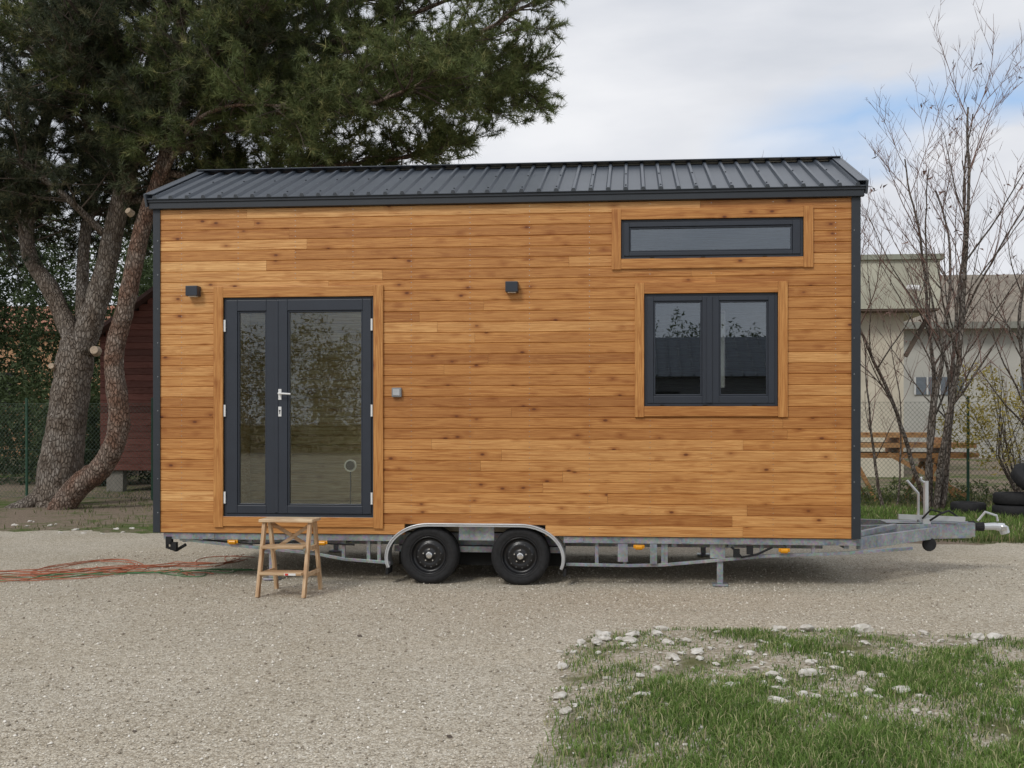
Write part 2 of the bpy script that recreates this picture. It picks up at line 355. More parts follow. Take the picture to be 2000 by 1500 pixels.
# ------------------------------------------------------------ tiny house
H=empty('tiny_house_on_wheels')
XL,XR=-4.887,2.225; ZB,ZT=.494,3.823; W=2.55; RZ=4.50
doorO=(-4.152,-2.585,.668,2.908); w1=(-.086,1.691,3.251,3.638); w2=(.142,1.445,1.79,2.903)
opens=[doorO,w1,w2]
rows=31; ph=(ZT-ZB)/rows
mb=MB()
def board(mb,x0,x1,z0,z1,y0=0,dep=.06,c=.008):
    pr=[(y0+dep,z0),(y0+c,z0),(y0,z0+c*.8),(y0,z1-c*.8),(y0+c,z1),(y0+dep,z1)]
    mb.add([(x0,)+p for p in pr]+[(x1,)+p for p in pr],[(i,(i+1)%6,6+(i+1)%6,6+i) for i in range(6)]+[tuple(range(6)),tuple(range(11,5,-1))])
for r in range(rows):
    z0=ZB+r*ph; z1=z0+ph; zm=(z0+z1)/2
    ivs=[(XL+.03,XR-.03)]
    cuts=[(o[0]-.03,o[1]+.03) for o in opens if o[2]-.03<zm<o[3]+.03]
    if r==0: cuts.append((-2.27,-.84))
    for c0,c1 in cuts:
        new=[]
        for a,b in ivs:
            if c1<=a or c0>=b: new.append((a,b)); continue
            if a<c0: new.append((a,c0))
            if c1<b: new.append((c1,b))
        ivs=new
    x=XL-random.uniform(0,3.6); joints=[]
    while x<XR: x+=random.choice([3.1,3.9,4.2,4.6]); joints.append(x)
    for a,b in ivs:
        ps=[a]+[j for j in joints if a+.25<j<b-.25]+[b]
        for p,q in zip(ps,ps[1:]):
            base=.53-.15*math.exp(-((zm-1.7)/.9)**2)+(.12 if p<-4.2 and q<-2 else 0)
            mb.cur=(min(1,max(0,random.gauss(base,.20))),random.random(),random.random())
            board(mb,p+.0008,q-.0008,z0,z1)
mb.obj('front_cladding',M['clad'],H,rnd=True)
mb=MB(); nr=int((4.46-ZB)/ph); gw=(.5,2.05,1.3,3.2)  # gw: side opening added out of view to let daylight into the room
for r in range(nr):
    z0=ZB+r*ph;z1=z0+ph
    k=max(0,(z1-3.80)/(RZ-3.86))
    ya=.03+k*(W/2); yb=W-.03-k*(W/2)
    if yb-ya<.05: continue
    for xs_ in ((XL,XL+.06),(XR-.06,XR)):
        segs=[(ya,yb)] if (xs_[0]>0 or not gw[2]<(z0+z1)/2<gw[3]) else [(ya,gw[0]),(gw[1],yb)]
        mb.cur=(random.gauss(.5,.15),random.random(),random.random())
        for s0,s1 in segs: mb.box(xs_[0],xs_[1],s0,s1,z0+.003,z1-.001)
mb.obj('side_cladding',M['clady'],H,rnd=True)
mb=MB()
for (a,b,c,d) in ((gw[0]-.01,gw[0]+.06,gw[2]-.02,gw[3]+.02),(gw[1]-.06,gw[1]+.01,gw[2]-.02,gw[3]+.02),(gw[0]+.061,gw[1]-.061,gw[2]-.02,gw[2]+.05),(gw[0]+.061,gw[1]-.061,gw[3]-.05,gw[3]+.02)): mb.box(XL-.01,XL+.105,a,b,c,d)
mb.obj('added_gable_window_frame',M['frame'],H)  # unseen window, added only to brighten the interior behind the door glass
mb=MB(); mb.box(XL+.03,XL+.036,gw[0]+.05,gw[1]-.05,gw[2]+.04,gw[3]-.04); mb.obj('added_gable_window_glass',M['dglass'],H)
def wall_open(mb,x0,x1,z0,z1,y0,y1,ops):
    xs=sorted({x0,x1,*[o[0] for o in ops],*[o[1] for o in ops]}); zs=sorted({z0,z1,*[o[2] for o in ops],*[o[3] for o in ops]})
    for a,b in zip(xs,xs[1:]):
        for c,d in zip(zs,zs[1:]):
            if any(o[0]<=(a+b)/2<=o[1] and o[2]<=(c+d)/2<=o[3] for o in ops): continue
            mb.box(a,b,y0,y1,c,d)
mb=MB(); wall_open(mb,XL+.07,XR-.07,.62,ZT,.065,.12,opens)
backo=[(-3.16,-1.06,.75,3.70),(1.09,1.16,2.05,3.05)]  # wide rear opening added out of view to brighten the interior; then narrow slot
mb.obj('front_lining',M['pale'],H,rnd=True)
mb=MB()
for r in range(28):
    z0=.64+r*.118; z1=z0+.118
    zs_=(z0+z1)/2; xs_=[(XL+.07,XR-.07)]
    for o in backo:
        if o[2]<zs_<o[3]:
            new=[]
            for a,b in xs_:
                if a<o[0]<b: new+= [(a,o[0]),(o[1],b)]
                else: new.append((a,b))
            xs_=new
    for a,b in xs_:
        mb.cur=(random.random(),random.random(),random.random()); board(mb,a,b,z0,z1,2.42,.06,.014)
mb.obj('rear_lining',M['pale'],H,rnd=True)
mb=MB(); wall_open(mb,XL+.03,XR-.03,ZB,ZT,2.485,2.55,backo); mb.obj('rear_wall',M['clad'],H,rnd=True)
mb=MB()
for (a,b,c,d) in ((.125,gw[0],.64,3.82),(gw[1],2.41,.64,3.82),(gw[0]+.001,gw[1]-.001,.64,gw[2]-.021),(gw[0]+.001,gw[1]-.001,gw[3]+.021,3.82)): mb.box(XL+.062,XL+.10,a,b,c,d)
mb.box(XR-.10,XR-.062,.125,2.41,.64,3.82); mb.box(-1.0,-.95,.13,2.40,.65,3.82); mb.obj('interior_partitions',M['pale'],H,rnd=True)
mb=MB(); mb.box(XL+.065,XR-.065,.3,2.48,.50,.618); mb.box(XL+.065,-2.35,.062,.298,.50,.616);mb.box(-.75,XR-.065,.062,.298,.50,.616); mb.box(XL+.065,XR-.065,.125,2.41,.622,.64); mb.obj('floor',mat_simple('floor_boards',(.60,.53,.41),.5),H)
mb=MB(); mb.box(XL+.1,XR-.1,.13,2.41,3.84,3.87); mb.obj('ceiling',M['pale'],H,rnd=True)
mb=MB(); mb.box(-.3,1.9,1.8,2.4,.65,1.55); mb.box(-.32,1.92,1.77,2.4,1.56,1.6); mb.obj('kitchen_counter',M['grey'],H)
# corner trims
mb=MB()
mb.box(XL-.012,XL+.062,-.014,-.001,ZB-.0,ZT); mb.box(XL-.012,XL-.001,-.001,.10,ZB,ZT)
mb.box(XR-.075,XR+.012,-.014,-.001,ZB-.0,ZT); mb.box(XR+.001,XR+.012,-.001,.10,ZB,ZT)
mb.box(XL-.012,XL-.001,W-.1,W,ZB,ZT); mb.box(XR+.001,XR+.012,W-.1,W,ZB,ZT)
mb.obj('corner_trims',M['anth'],H)
mb=MB()
for z in np.arange(.7,3.8,.35):
    for x in (XL+.04,XR-.05): mb.lathe([(0,-.019),(.006,-.018),(.006,-.013)],(x,0,z),8)
mb.obj('trim_screws',M['grey'],H)
mb=MB()
mb.box(XL-.035,XR+.04,-.055,-.003,3.823,3.90)
mb.box(XL-.045,XR+.05,-.068,-.050,3.885,3.925)
mb.box(XL-.035,XR+.04,W+.003,W+.055,3.823,3.90)
mb.obj('fascia',M['anth'],H,bevel=.004)
def roof_sheet(mb,sgn):
    x0,x1=XL-.05,XR+.055; nrib=42; sp_=(x1-x0)/nrib
    prof=[]
    for i in range(nrib):
        b=x0+i*sp_
        prof+=[(b,0),(b+sp_*.5-.026,0),(b+sp_*.5-.013,.028),(b+sp_*.5+.013,.028),(b+sp_*.5+.026,0)]
    prof.append((x1,0))
    y0=-.085 if sgn>0 else W+.085; yr=W/2; z0=3.92
    d=Vector((0,yr-y0,RZ-z0)); nn=Vector((0,-d.z*(1 if sgn>0 else -1),abs(d.y))).normalized()
    vs=[]
    for x,h in prof: vs.append((x,y0+nn.y*h,z0+nn.z*h))
    for x,h in prof: vs.append((x,yr+nn.y*h,RZ+nn.z*h))
    n=len(prof)
    vs+= [(x,y0,z0-.006) for x,h in prof]+[(x,yr,RZ-.006) for x,h in prof]
    fs=[(i,i+1,n+i+1,n+i) for i in range(n-1)]+[(2*n+i,3*n+i,3*n+i+1,2*n+i+1) for i in range(n-1)]+[(i,2*n+i,2*n+i+1,i+1) for i in range(n-1)]
    mb.add(vs,fs); return x0,sp_,nrib,nn,d,Vector((0,y0,z0))
mb=MB(); x0,sp_,nrib,nn,dd,oo=roof_sheet(mb,1); roof_sheet(mb,-1)
mb.obj('roof',M['roof'],H)
mb=MB()
for i in range(0,nrib,2):
    for t in (.06,.5,.93):
        p=oo+dd*t+Vector((x0+(i+.5)*sp_,0,0))+nn*.028
        mb.tube([p,p+nn*.008],.009,6)
mb.obj('roof_screws',M['anth'],H)
mb=MB()
for xx in (XL-.058,XR+.056):
    for sg in (1,-1):
        ya=-.09 if sg>0 else W+.09
        a=Vector((xx,ya,3.90)); b=Vector((xx,W/2,RZ-.02)); mb.beam(a,b,.02,.13)
        a=Vector((xx+(.035 if xx<0 else -.035),ya,3.965)); b=Vector((xx+(.035 if xx<0 else -.035),W/2,RZ+.045)); mb.beam(a,b,.10,.008)
mb.beam((XL-.06,W/2-.055,RZ+.022),(XR+.06,W/2-.055,RZ+.022),.12,.008); mb.beam((XL-.06,W/2+.055,RZ+.022),(XR+.06,W/2+.055,RZ+.022),.12,.008)
mb.tube([(XL-.06,W/2,RZ+.03),(XR+.06,W/2,RZ+.03)],.018,8)
mb.obj('rake_and_ridge_trim',M['roof'],H)

def trims(op,wd,top_over,bottom=True,name='trim'):
    x0,x1,z0,z1=op
    v=MB(); 
    for a,b in ((x0-wd,x0-.001),(x1+.001,x1+wd)):
        v.cur=(random.uniform(.2,.8),random.random(),random.random()); v.box(a,b,-.026,-.0015,z0-top_over,z1+top_over)
    v.obj(name+'_jambs',M['trimv'],H,bevel=.003,rnd=True)
    h=MB(); h.cur=(random.uniform(.2,.8),random.random(),random.random())
    h.box(x0,x1,-.024,-.0015,z1+.001,z1+.107)
    h.cur=(random.uniform(.2,.8),random.random(),random.random())
    h.box(x0,x1,-.024,-.0015,z0-(.10),z0-.001)
    h.obj(name+'_head_and_sill',M['trimh'],H,bevel=.003,rnd=True)
trims(doorO,.100,.112,name='door_trim'); trims(w1,.093,.106,name='high_window_trim'); trims(w2,.093,.108,name='window_trim')

def ring(mb,o,i,y0,y1):
    mb.box(o[0],i[0],y0,y1,o[2],o[3]); mb.box(i[1],o[1],y0,y1,o[2],o[3]); mb.box(i[0],i[1],y0,y1,o[2],i[2]); mb.box(i[0],i[1],y0,y1,i[3],o[3])
def pane(name,g,y,mt='glass'):
    mb=MB(); e=.004; mb.box(g[0]-e,g[1]+e,y,y+.006,g[2]-e,g[3]+e); mb.obj(name,M[mt],H)
def sash(name,o,g,y0=-.006,y1=.06,bead=.018):
    mb=MB(); b=(g[0]-bead,g[1]+bead,g[2]-bead,g[3]+bead)
    ring(mb,o,b,y0,y1); mb.obj(name,M['frame'],H,bevel=.005)
    mb=MB(); ring(mb,(b[0]+.001,b[1]-.001,b[2]+.001,b[3]-.001),g,y0+.012,y1-.01); mb.obj(name+'_bead',M['frame'],H,bevel=.004)
def fixed(name,o,wd,y0=.006,y1=.075):
    mb=MB(); ring(mb,o,(o[0]+wd,o[1]-wd,o[2]+wd,o[3]-wd),y0,y1); mb.obj(name,M['frame'],H,bevel=.003)
fixed('door_frame',doorO,.03)
sash('side_door_leaf',(-4.126,-3.601,.700,2.882),(-3.989,-3.72,.80,2.752)); pane('side_door_glass',(-3.989,-3.72,.80,2.752),.025,'dglass')
sash('door',(-3.594,-2.611,.700,2.882),(-3.462,-2.717,.80,2.752),-.010); pane('door_glass',(-3.462,-2.717,.80,2.752),.025,'dglass')
mb=MB(); mb.box(-3.61,-3.575,-.016,-.0105,.71,2.875); mb.obj('door_astragal',M['frame'],H,bevel=.003)
mb=MB(); mb.box(-4.15,-2.587,-.022,.10,.645,.668); mb.obj('door_threshold',M['galv'],H)
fixed('high_window_frame',w1,.03); sash('high_window_sash',(-.058,1.663,3.279,3.612),(.012,1.571,3.335,3.548)); pane('high_window_glass',(.012,1.571,3.335,3.548),.022)
fixed('window_frame',w2,.03)
sash('window_sash',(.170,.775,1.818,2.875),(.2525,.694,1.908,2.812),-.002); pane('window_glass_pane',(.2525,.694,1.908,2.812),.022)
sash('window_sash_right',(.790,1.417,1.818,2.875),(.894,1.336,1.908,2.812),-.002); pane('window_glass_pane_right',(.894,1.336,1.908,2.812),.022)
mb=MB(); mb.box(.757,.808,-.016,-.0025,1.822,2.871); mb.obj('window_mullion_cover',M['frame'],H,bevel=.003)
mb=MB()
for x in (.3,.72,1.2): mb.box(x,x+.04,-.009,.006,1.796,1.806)
for x in (.2,.7,1.3): mb.box(x,x+.04,-.009,.006,3.257,3.266)
mb.obj('drain_caps',M['black'],H)
mb=MB(); mb.box(-3.572,-3.540,-.018,-.0105,1.86,1.97); mb.tube([(-3.556,-.018,1.925),(-3.556,-.058,1.925),(-3.545,-.062,1.925),(-3.43,-.060,1.918)],.010,8)
mb.box(-3.572,-3.540,-.018,-.0105,1.69,1.79); mb.obj('door_handle',M['white'],H,bevel=.002)
mb=MB(); mb.lathe([(0,-.022),(.008,-.022),(.008,-.017)],(-3.556,0,1.75),12); mb.box(-3.559,-3.553,-.021,-.0185,1.715,1.745); mb.obj('keyhole',M['black'],H)
mb=MB()
for x in (-4.135,-2.602):
    for z in (.86,1.75,2.62): mb.tube([(x,-.016,z-.06),(x,-.016,z+.06)],.011,8)
mb.obj('door_hinges',M['white'],H)
mb=MB(); mb.lathe([(0,.0),(.05,.0),(.055,.008),(.065,.008),(.065,.02)],(-2.9,.25,1.18),24); mb.obj('round_vent_ring',M['alu'],H)
mb=MB(); mb.box(-2.905,-2.895,.262,.28,.66,1.12); mb.lathe([(0,-.004),(.046,-.003),(.048,.0)],(-2.9,.25,1.18),20); mb.obj('round_vent',M['black'],H)
mb=MB()
for x,z in ((-4.455,2.973),(-1.170,2.979)): mb.box(x-.062,x+.062,-.10,-.0015,z-.052,z+.052)
mb.obj('wall_lamps',M['frame'],H,bevel=.006)
mb=MB()
for x,z in ((-4.455,2.973),(-1.170,2.979)): mb.box(x-.04,x+.04,-.085,-.02,z-.056,z-.0525)
mb.obj('wall_lamp_lens',M['white'],H)
mb=MB(); mb.box(-2.392,-2.294,-.045,-.0015,1.885,1.98); mb.obj('outdoor_socket',M['grey'],H,bevel=.008)
mb=MB(); mb.box(-2.378,-2.308,-.052,-.0455,1.90,1.965); mb.obj('outdoor_socket_cover',mat_simple('light_grey',(.42,.43,.44),.5),H,bevel=.004)
mb=MB()
for r in range(rows):
    for x in np.arange(-4.6,2.1,.6):
        z=ZB+(r+.5)*ph
        if any(o[0]-.1<x<o[1]+.1 and o[2]-.12<z<o[3]+.12 for o in opens) or (r==0 and -2.5<x<-.6): continue
        for dz in (-.025,.025): mb.add([(x-.003,-.0012,z+dz-.003),(x+.003,-.0012,z+dz-.003),(x+.003,-.0012,z+dz+.003),(x-.003,-.0012,z+dz+.003)],[(0,1,2,3)])
mb.obj('cladding_nails',M['chrome'],H)

# chassis
g=MB()
for y in (.05,W-.05):
    s_=1 if y<1 else -1
    g.box(XL+.08,-2.40,y-.02,y+.02,.425,.488); g.box(-.66,XR-.02,y-.02,y+.02,.425,.488)
    g.box(-2.399,-.661,y+.26*s_-.02,y+.26*s_+.02,.36,.488)
    for seg in ([(-4.65,.42),(-4.1,.365),(-3.22,.285),(-2.9,.23),(-2.43,.20)],[(-.636,.205),(.0,.20),(.33,.21),(1.35,.31),(2.1,.345),(2.75,.40)]):
        for (xa,za),(xb,zb) in zip(seg,seg[1:]): g.beam((xa,y+.03*s_,za),(xb,y+.03*s_,zb),.04,.030)
    for x,zl in ((-2.92,.24),(-2.66,.22),(-2.55,.21),(-.33,.2),(-.05,.2),(.33,.22),(.36,.22),(1.8,.33),(1.30,.30),(-3.9,.35)):
        g.box(x-.018,x+.018,y+.015*s_-.012+.02,y+.015*s_+.012+.02,zl,.424)
    g.box(-.12,-.02,y-.012,y+.012,.24,.424); g.box(-3.33,-3.22,y-.012,y+.012,.31,.424)
    g.box(.20,.27,y-.012,y+.012,.22,.424)
    for x in (-4.3,-3.55,-.5,.55,1.15,1.95): g.box(x-.04,x+.04,y-.026,y-.021,.432,.480)
for x in np.arange(-4.6,2.2,.56):
    if -2.45<x<-.65: g.box(x-.025,x+.025,.34,W-.34,.41,.48)
    else: g.box(x-.025,x+.025,.075,W-.075,.39,.475)
g.box(XL+.3,XR-.2,.80,.86,.30,.385); g.box(XL+.3,XR-.2,W-.86,W-.80,.30,.385)
for x in (-2.017,-1.093): g.tube([(x,.2,.285),(x,W-.2,.285)],.035,8)
g.box(-2.42,-.65,.20,.24,.30,.36); g.box(-2.42,-.65,W-.24,W-.20,.30,.36)
g.box(-1.72,-1.36,.035,.045,.44,.585)
g.beam((1.0,.55,.455),(3.66,W/2-.07,.465),.06,.16); g.beam((1.0,W-.55,.455),(3.66,W/2+.07,.465),.06,.16)
g.box(2.2,2.30,.35,W-.35,.40,.52); g.box(3.1,3.16,W/2-.25,W/2+.25,.41,.50)
g.box(2.75,3.50,W/2-.18,W/2+.18,.548,.554)
g.beam((2.22,.1,.53),(2.8,.95,.53),.05,.05); g.beam((2.24,.10,.44),(3.3,W/2-.16,.45),.05,.12)
g.box(3.30,3.70,W/2-.11,W/2+.11,.40,.547)
g.box(2.18,2.26,.06,.12,.42,.60)
g.box(2.20,2.24,.08,.40,.56,.60)
for x in (.894,-3.68):
    for y in (.12,W-.12):
        g.box(x-.03,x+.03,y-.03,y+.03,.03,.44); g.box(x-.075,x+.075,y-.075,y+.075,.008,.028); g.box(x-.10,x+.05,y-.034,y-.030,.28,.42)
g.obj('chassis',M['galv'],H,bevel=.003)
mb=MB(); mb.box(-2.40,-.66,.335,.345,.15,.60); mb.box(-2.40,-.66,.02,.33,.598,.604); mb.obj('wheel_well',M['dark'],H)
path=[]
for t in np.linspace(198,90,16): path.append((-2.017+.44*math.cos(math.radians(t)),.272+.345*math.sin(math.radians(t))))
for t in np.linspace(90,-18,16): path.append((-1.093+.45*math.cos(math.radians(t)),.272+.345*math.sin(math.radians(t))))
def inset(path,d):
    out=[]
    for i,(x,z) in enumerate(path):
        a=path[max(i-1,0)];b=path[min(i+1,len(path)-1)]; tx,tz=b[0]-a[0],b[1]-a[1]; L=math.hypot(tx,tz); out.append((x+tz/L*d,z-tx/L*d))
    return out
pin=inset(path,.030); p2=inset(path,.006)
for y0,sg in ((-.06,1),(W+.06,-1)):
    f=MB(); n=len(path)
    vs=[(x,y0,z) for x,z in path]+[(x,y0,z) for x,z in pin]+[(x,y0+.27*sg,z) for x,z in path]+[(x,y0+.012*sg,z) for x,z in pin]+[(x,y0+.012*sg,z) for x,z in p2]+[(x,y0+.27*sg,z) for x,z in p2]
    fs=[]
    for i in range(n-1):
        for a,b in ((0,1),(0,2),(1,3),(3,4),(4,5),(2,5)): fs.append((a*n+i,a*n+i+1,b*n+i+1,b*n+i))
    f.add(vs,fs); f.obj('fender',M['alu'],H)
    f=MB(); f.tube([(x,y0-.004*sg,z) for x,z in inset(path,.004)],.007,6); f.obj('fender_lip',M['alu'],H,smooth=True)
mb=MB()
for x,z in ((-2.44,.17),(-.645,.17)): mb.box(x-.012,x+.012,-.05,.15,z-.07,z)
mb.obj('mud_flaps',M['black'],H)
def wheel(cx,cy,sg,name):
    R=.293
    E=empty(name); E.parent=H; c=(cx,cy,R-.003)
    f=lambda pr:[(r,y*sg) for r,y in pr]
    mb=MB(); mb.lathe(f([(.185,.02),(.190,-.0),(.212,-.012),(.216,-.010),(.222,-.014),(.25,-.016),(.258,-.014),(.272,-.008),(.283,.004),(R,.016),(R,.05),(R-.008,.052),(R-.008,.058),(R,.06),(R,.115),(R-.008,.117),(R-.008,.123),(R,.125),(R,.16),(.27,.182),(.2,.18),(.19,.16)]),c,56)
    mb.obj('tyre',M['black'],E,smooth=True)
    mb=MB(); mb.lathe(f([(.191,.004),(.188,-.003),(.180,.002),(.174,.03),(.160,.045),(.145,.048),(.130,.030),(.10,.022),(.085,.030),(.05,.026),(.045,.012),(.0,.010)]),c,48)
    mb.obj('rim',M['rim'],E,smooth=True)
    mb=MB(); mb.lathe(f([(.034,.012),(.032,.000),(.024,-.006),(0,-.008)]),c,24)
    for k in range(5):
        t=math.radians(90+72*k); q=(cx+.062*math.cos(t),cy+.024*sg,c[2]+.062*math.sin(t)); mb.tube([q,(q[0],q[1]-.016*sg,q[2])],.008,6)
    mb.obj('hub_and_bolts',M['chrome'],E)
    mb=MB()
    for k in range(12):
        t=math.radians(30*k+9); q=(cx+.118*math.cos(t),cy+.0235*sg,c[2]+.118*math.sin(t)); mb.tube([q,(q[0],q[1]-.003*sg,q[2])],.008,10)
    mb.obj('rim_holes',M['rimhole'],E)
for cx in (-2.017,-1.093):
    wheel(cx,-.01,1,'wheel'); wheel(cx,W+.01,-1,'wheel_far')
mb=MB()
for x,z in ((-4.065,.40),(-3.126,.40),(.091,.39),(1.51,.37)): mb.tube([(x-.035,.014,z),(x+.035,.014,z)],.026,10); mb.box(x-.055,x+.055,.012,.028,z-.012,z+.024)
mb.obj('side_markers',M['orange'],H,bevel=.004)
mb=MB()
for x,z in ((-4.75,.42),(-4.70,.36),(1.05,.35),(1.18,.38)): mb.box(x-.03,x+.03,.02,.07,z-.05,z+.03)
mb.tube([(-4.8,.1,.45),(-4.8,.1,.33),(-4.7,.1,.30),(-4.6,.1,.36)],.018,6)
mb.tube([(1.0,.05,.40),(1.1,.03,.30),(1.25,.03,.33),(1.4,.05,.40)],.012,6)
mb.tube([(-4.4,.06,.42),(-3.9,.05,.38),(-3.4,.05,.40),(-2.8,.06,.38)],.008,6)
mb.tube([(3.2,W/2-.2,.58),(3.3,W/2-.25,.66),(3.42,W/2-.12,.68),(3.55,W/2-.05,.60),(3.3,W/2+.1,.60)],.011,6)
mb.tube([(3.12,W/2-.2,.60),(3.2,W/2-.24,.70),(3.35,W/2-.2,.66)],.010,6)
mb.tube([(3.66,W/2,.50),(3.72,W/2,.50),(3.74,W/2,.50),(3.82,W/2,.50)],[.055,.065,.045,.05],12)
mb.lathe([(0,-.03),(.065,-.03),(.075,0),(.065,.03),(0,.03)],(3.17,W/2-.28,.335),18)
mb.obj('cables_and_fittings',M['black'],H)
mb=MB(); mb.tube([(3.79,W/2,.50),(3.94,W/2,.505),(4.03,W/2,.49)],[.035,.04,.05],12); mb.tube([(4.03,W/2,.49),(4.05,W/2,.43)],[.052,.048],12)
mb.tube([(3.76,W/2,.56),(3.84,W/2,.66),(3.96,W/2,.62),(3.97,W/2,.56)],.013,8)
mb.tube([(3.17,W/2-.16,.36),(3.17,W/2-.16,1.0)],.028,10); mb.tube([(3.17,W/2-.16,.97),(3.10,W/2-.18,1.02),(3.10,W/2-.24,1.04)],.012,8)
mb.tube([(3.0,W/2-.05,1.0),(3.12,W/2-.05,.86),(3.12,W/2-.05,.55)],.014,8)
mb.box(3.13,3.21,W/2-.20,W/2-.12,.50,.60); mb.beam((2.9,W/2-.08,.61),(3.6,W/2-.08,.585),.04,.05)
mb.obj('coupling_and_jockey_stand',M['alu'],H,smooth=False)
mb=MB(); mb.box(3.99,4.06,W/2-.052,W/2+.052,.455,.52); mb.obj('coupling_head',M['chrome'],H,bevel=.015)

# ------------------------------------------------------------ step stool
E=empty('step_stool')
mb=MB()
def rc(): mb.cur=(random.random(),random.random(),random.random())
xl,xr=-3.45,-3.01
for x in (xl,xr):
    rc(); mb.beam((x,-.93,.0),(x,-.74,.685),.032,.055); rc(); mb.beam((x,-.41,.0),(x,-.60,.685),.032,.050)
    rc(); mb.beam((x,-.80,.44),(x,-.54,.44),.024,.038); rc(); mb.beam((x,-.87,.20),(x,-.47,.20),.024,.038)
mb.obj('side_frames',M['stool'],E,bevel=.004,rnd=True)
mb=MB(); rc(); mb.box(xl-.04,xr+.04,-.80,-.53,.688,.716); rc()
mb.box(xl+.017,xr-.017,-.90,-.72,.450,.475); rc(); mb.box(xl+.017,xr-.017,-.95,-.76,.210,.235)
rc(); mb.beam((xl+.02,-.597,.66),(xr-.02,-.535,.40),.018,.035); rc(); mb.beam((xr-.02,-.612,.66),(xl+.02,-.550,.40),.016,.035)
rc(); mb.beam((xl+.018,-.46,.16),(xr-.018,-.46,.16),.022,.04)
mb.obj('steps_and_braces',mat_wood('beech_h','x',(.60,.44,.27),(.67,.51,.33),(.74,.58,.39),.5,0),E,bevel=.005,rnd=True)
mb=MB(); mb.box(-3.19,-3.08,-.953,-.9505,.212,.232); mb.obj('label',M['white'],E); mb=MB(); mb.box(-3.18,-3.15,-.9555,-.9535,.214,.230); mb.obj('label_red_mark',M['redlabel'],E)

# ------------------------------------------------------------ cables on ground
def catm(pts,m=5):
    P=[Vector(p) for p in pts]; P=[P[0]*2-P[1]]+P+[P[-1]*2-P[-2]]; out=[]
    for i in range(1,len(P)-2):
        for t in np.linspace(0,1,m,endpoint=False):
            out.append(.5*((2*P[i])+(P[i+1]-P[i-1])*t+(2*P[i-1]-5*P[i]+4*P[i+1]-P[i+2])*t*t+(3*P[i]-P[i-1]-3*P[i+1]+P[i+2])*t**3))
    out.append(P[-2]); return out
def cable(name,mat,pts0,n,seed,amp=(.08,.30),r=.0055):
    random.seed(seed); mb=MB()
    for k in range(n):
        A=random.uniform(*amp); ph_=random.uniform(0,6); fq=random.uniform(6,13); ph2=random.uniform(0,6); B_=random.uniform(.0,.25); out=[]
        pp=catm(pts0,14); L=len(pp)
        for i,p in enumerate(pp):
            s_=i/L; q=p+Vector((B_*math.sin(s_*fq*2.3+ph2),A*math.sin(s_*fq+ph_)*(1-s_*.5)+.08*math.sin(s_*31+ph2),0)); out.append((q.x,q.y,.008+.004*k+.02*max(0,math.sin(s_*17+ph_))))
        mb.tube(out,r,6)
    return mb.obj(name,mat,None,smooth=True)
oc=mat_simple('orange_cable',(.40,.13,.065),.6); gc=mat_simple('green_hose',(.07,.20,.08),.5)
cable('extension_cable',oc,[(-8.2,-.1,0),(-7.0,.1,0),(-6.3,.2,0),(-5.6,.7,0),(-5.0,1.0,0),(-4.5,1.6,0)],6,3,(.12,.42),.005)
cable('extension_cable',oc,[(-7.2,.2,0),(-6.6,-.25,0),(-5.9,.0,0),(-5.5,.9,0),(-6.0,1.4,0),(-6.5,.8,0),(-6.2,.1,0),(-5.2,.5,0),(-4.6,.3,0)],3,13,(.05,.2),.005)
cable('garden_hose',gc,[(-8.4,.2,0),(-7.0,-.30,0),(-6.0,.2,0),(-5.1,.6,0),(-4.7,.2,0),(-4.2,.8,0)],3,5,(.08,.3),.005)
random.seed(21)

# ------------------------------------------------------------ pine trees
def rv():
    v=Vector((random.gauss(0,1),random.gauss(0,1),random.gauss(0,1))); return v.normalized()
def limb(mb,pts,r0,r1,n=8,wob=.03):
    p=catm(pts,6); L=len(p); o=random.uniform(0,50)
    rr=[(r0+(r1-r0)*(i/(L-1))**.8)*(1+.14*noise.noise(Vector((o,i*.9,0)))) for i in range(L)]
    mb.tube(p,rr,n); return p,rr
def grow(p,nsub,T,D,tw,t0=.2,Lr=(.8,2.0),up=.15,bias=.55,nt=9,ntf=7,ybias=0):
    L=len(p)
    for _ in range(nsub):
        t=t0+(1-t0)*random.random(); i=min(L-2,int(t*(L-1))); a=p[i].lerp(p[i+1],random.random()); ld=(p[min(i+1,L-1)]-p[max(i-1,0)]).normalized()
        r=rv(); r.z=r.z*.55+up; r.y+=ybias; d=(ld*bias*(.6+t*.8)+r).normalized(); ln=random.uniform(*Lr)*(1.1-.35*t)
        q=[a]; dd=d.copy()
        for k in range(4): dd=(dd+rv()*.18+Vector((0,0,.05))).normalized(); q.append(q[-1]+dd*ln/4)
        if q[-1].x>-1.2: continue
        tw.tube(q,[.020,.016,.012,.008,.005],4,False)
        for k in range(nt):
            s=.25+.75*random.random(); j=min(3,int(s*4)); b=q[j].lerp(q[j+1],random.random()); 
            r=rv(); r.z=r.z*.7+.15; td=((q[j+1]-q[j]).normalized()*.8+r).normalized(); tl=random.uniform(.22,.5)
            e=b+td*tl; tw.tube([b,e],[.006,.003],3,False)
            for f in range(ntf):
                T.append(b.lerp(e,.25+.75*(f+random.random())/ntf)); D.append(td)
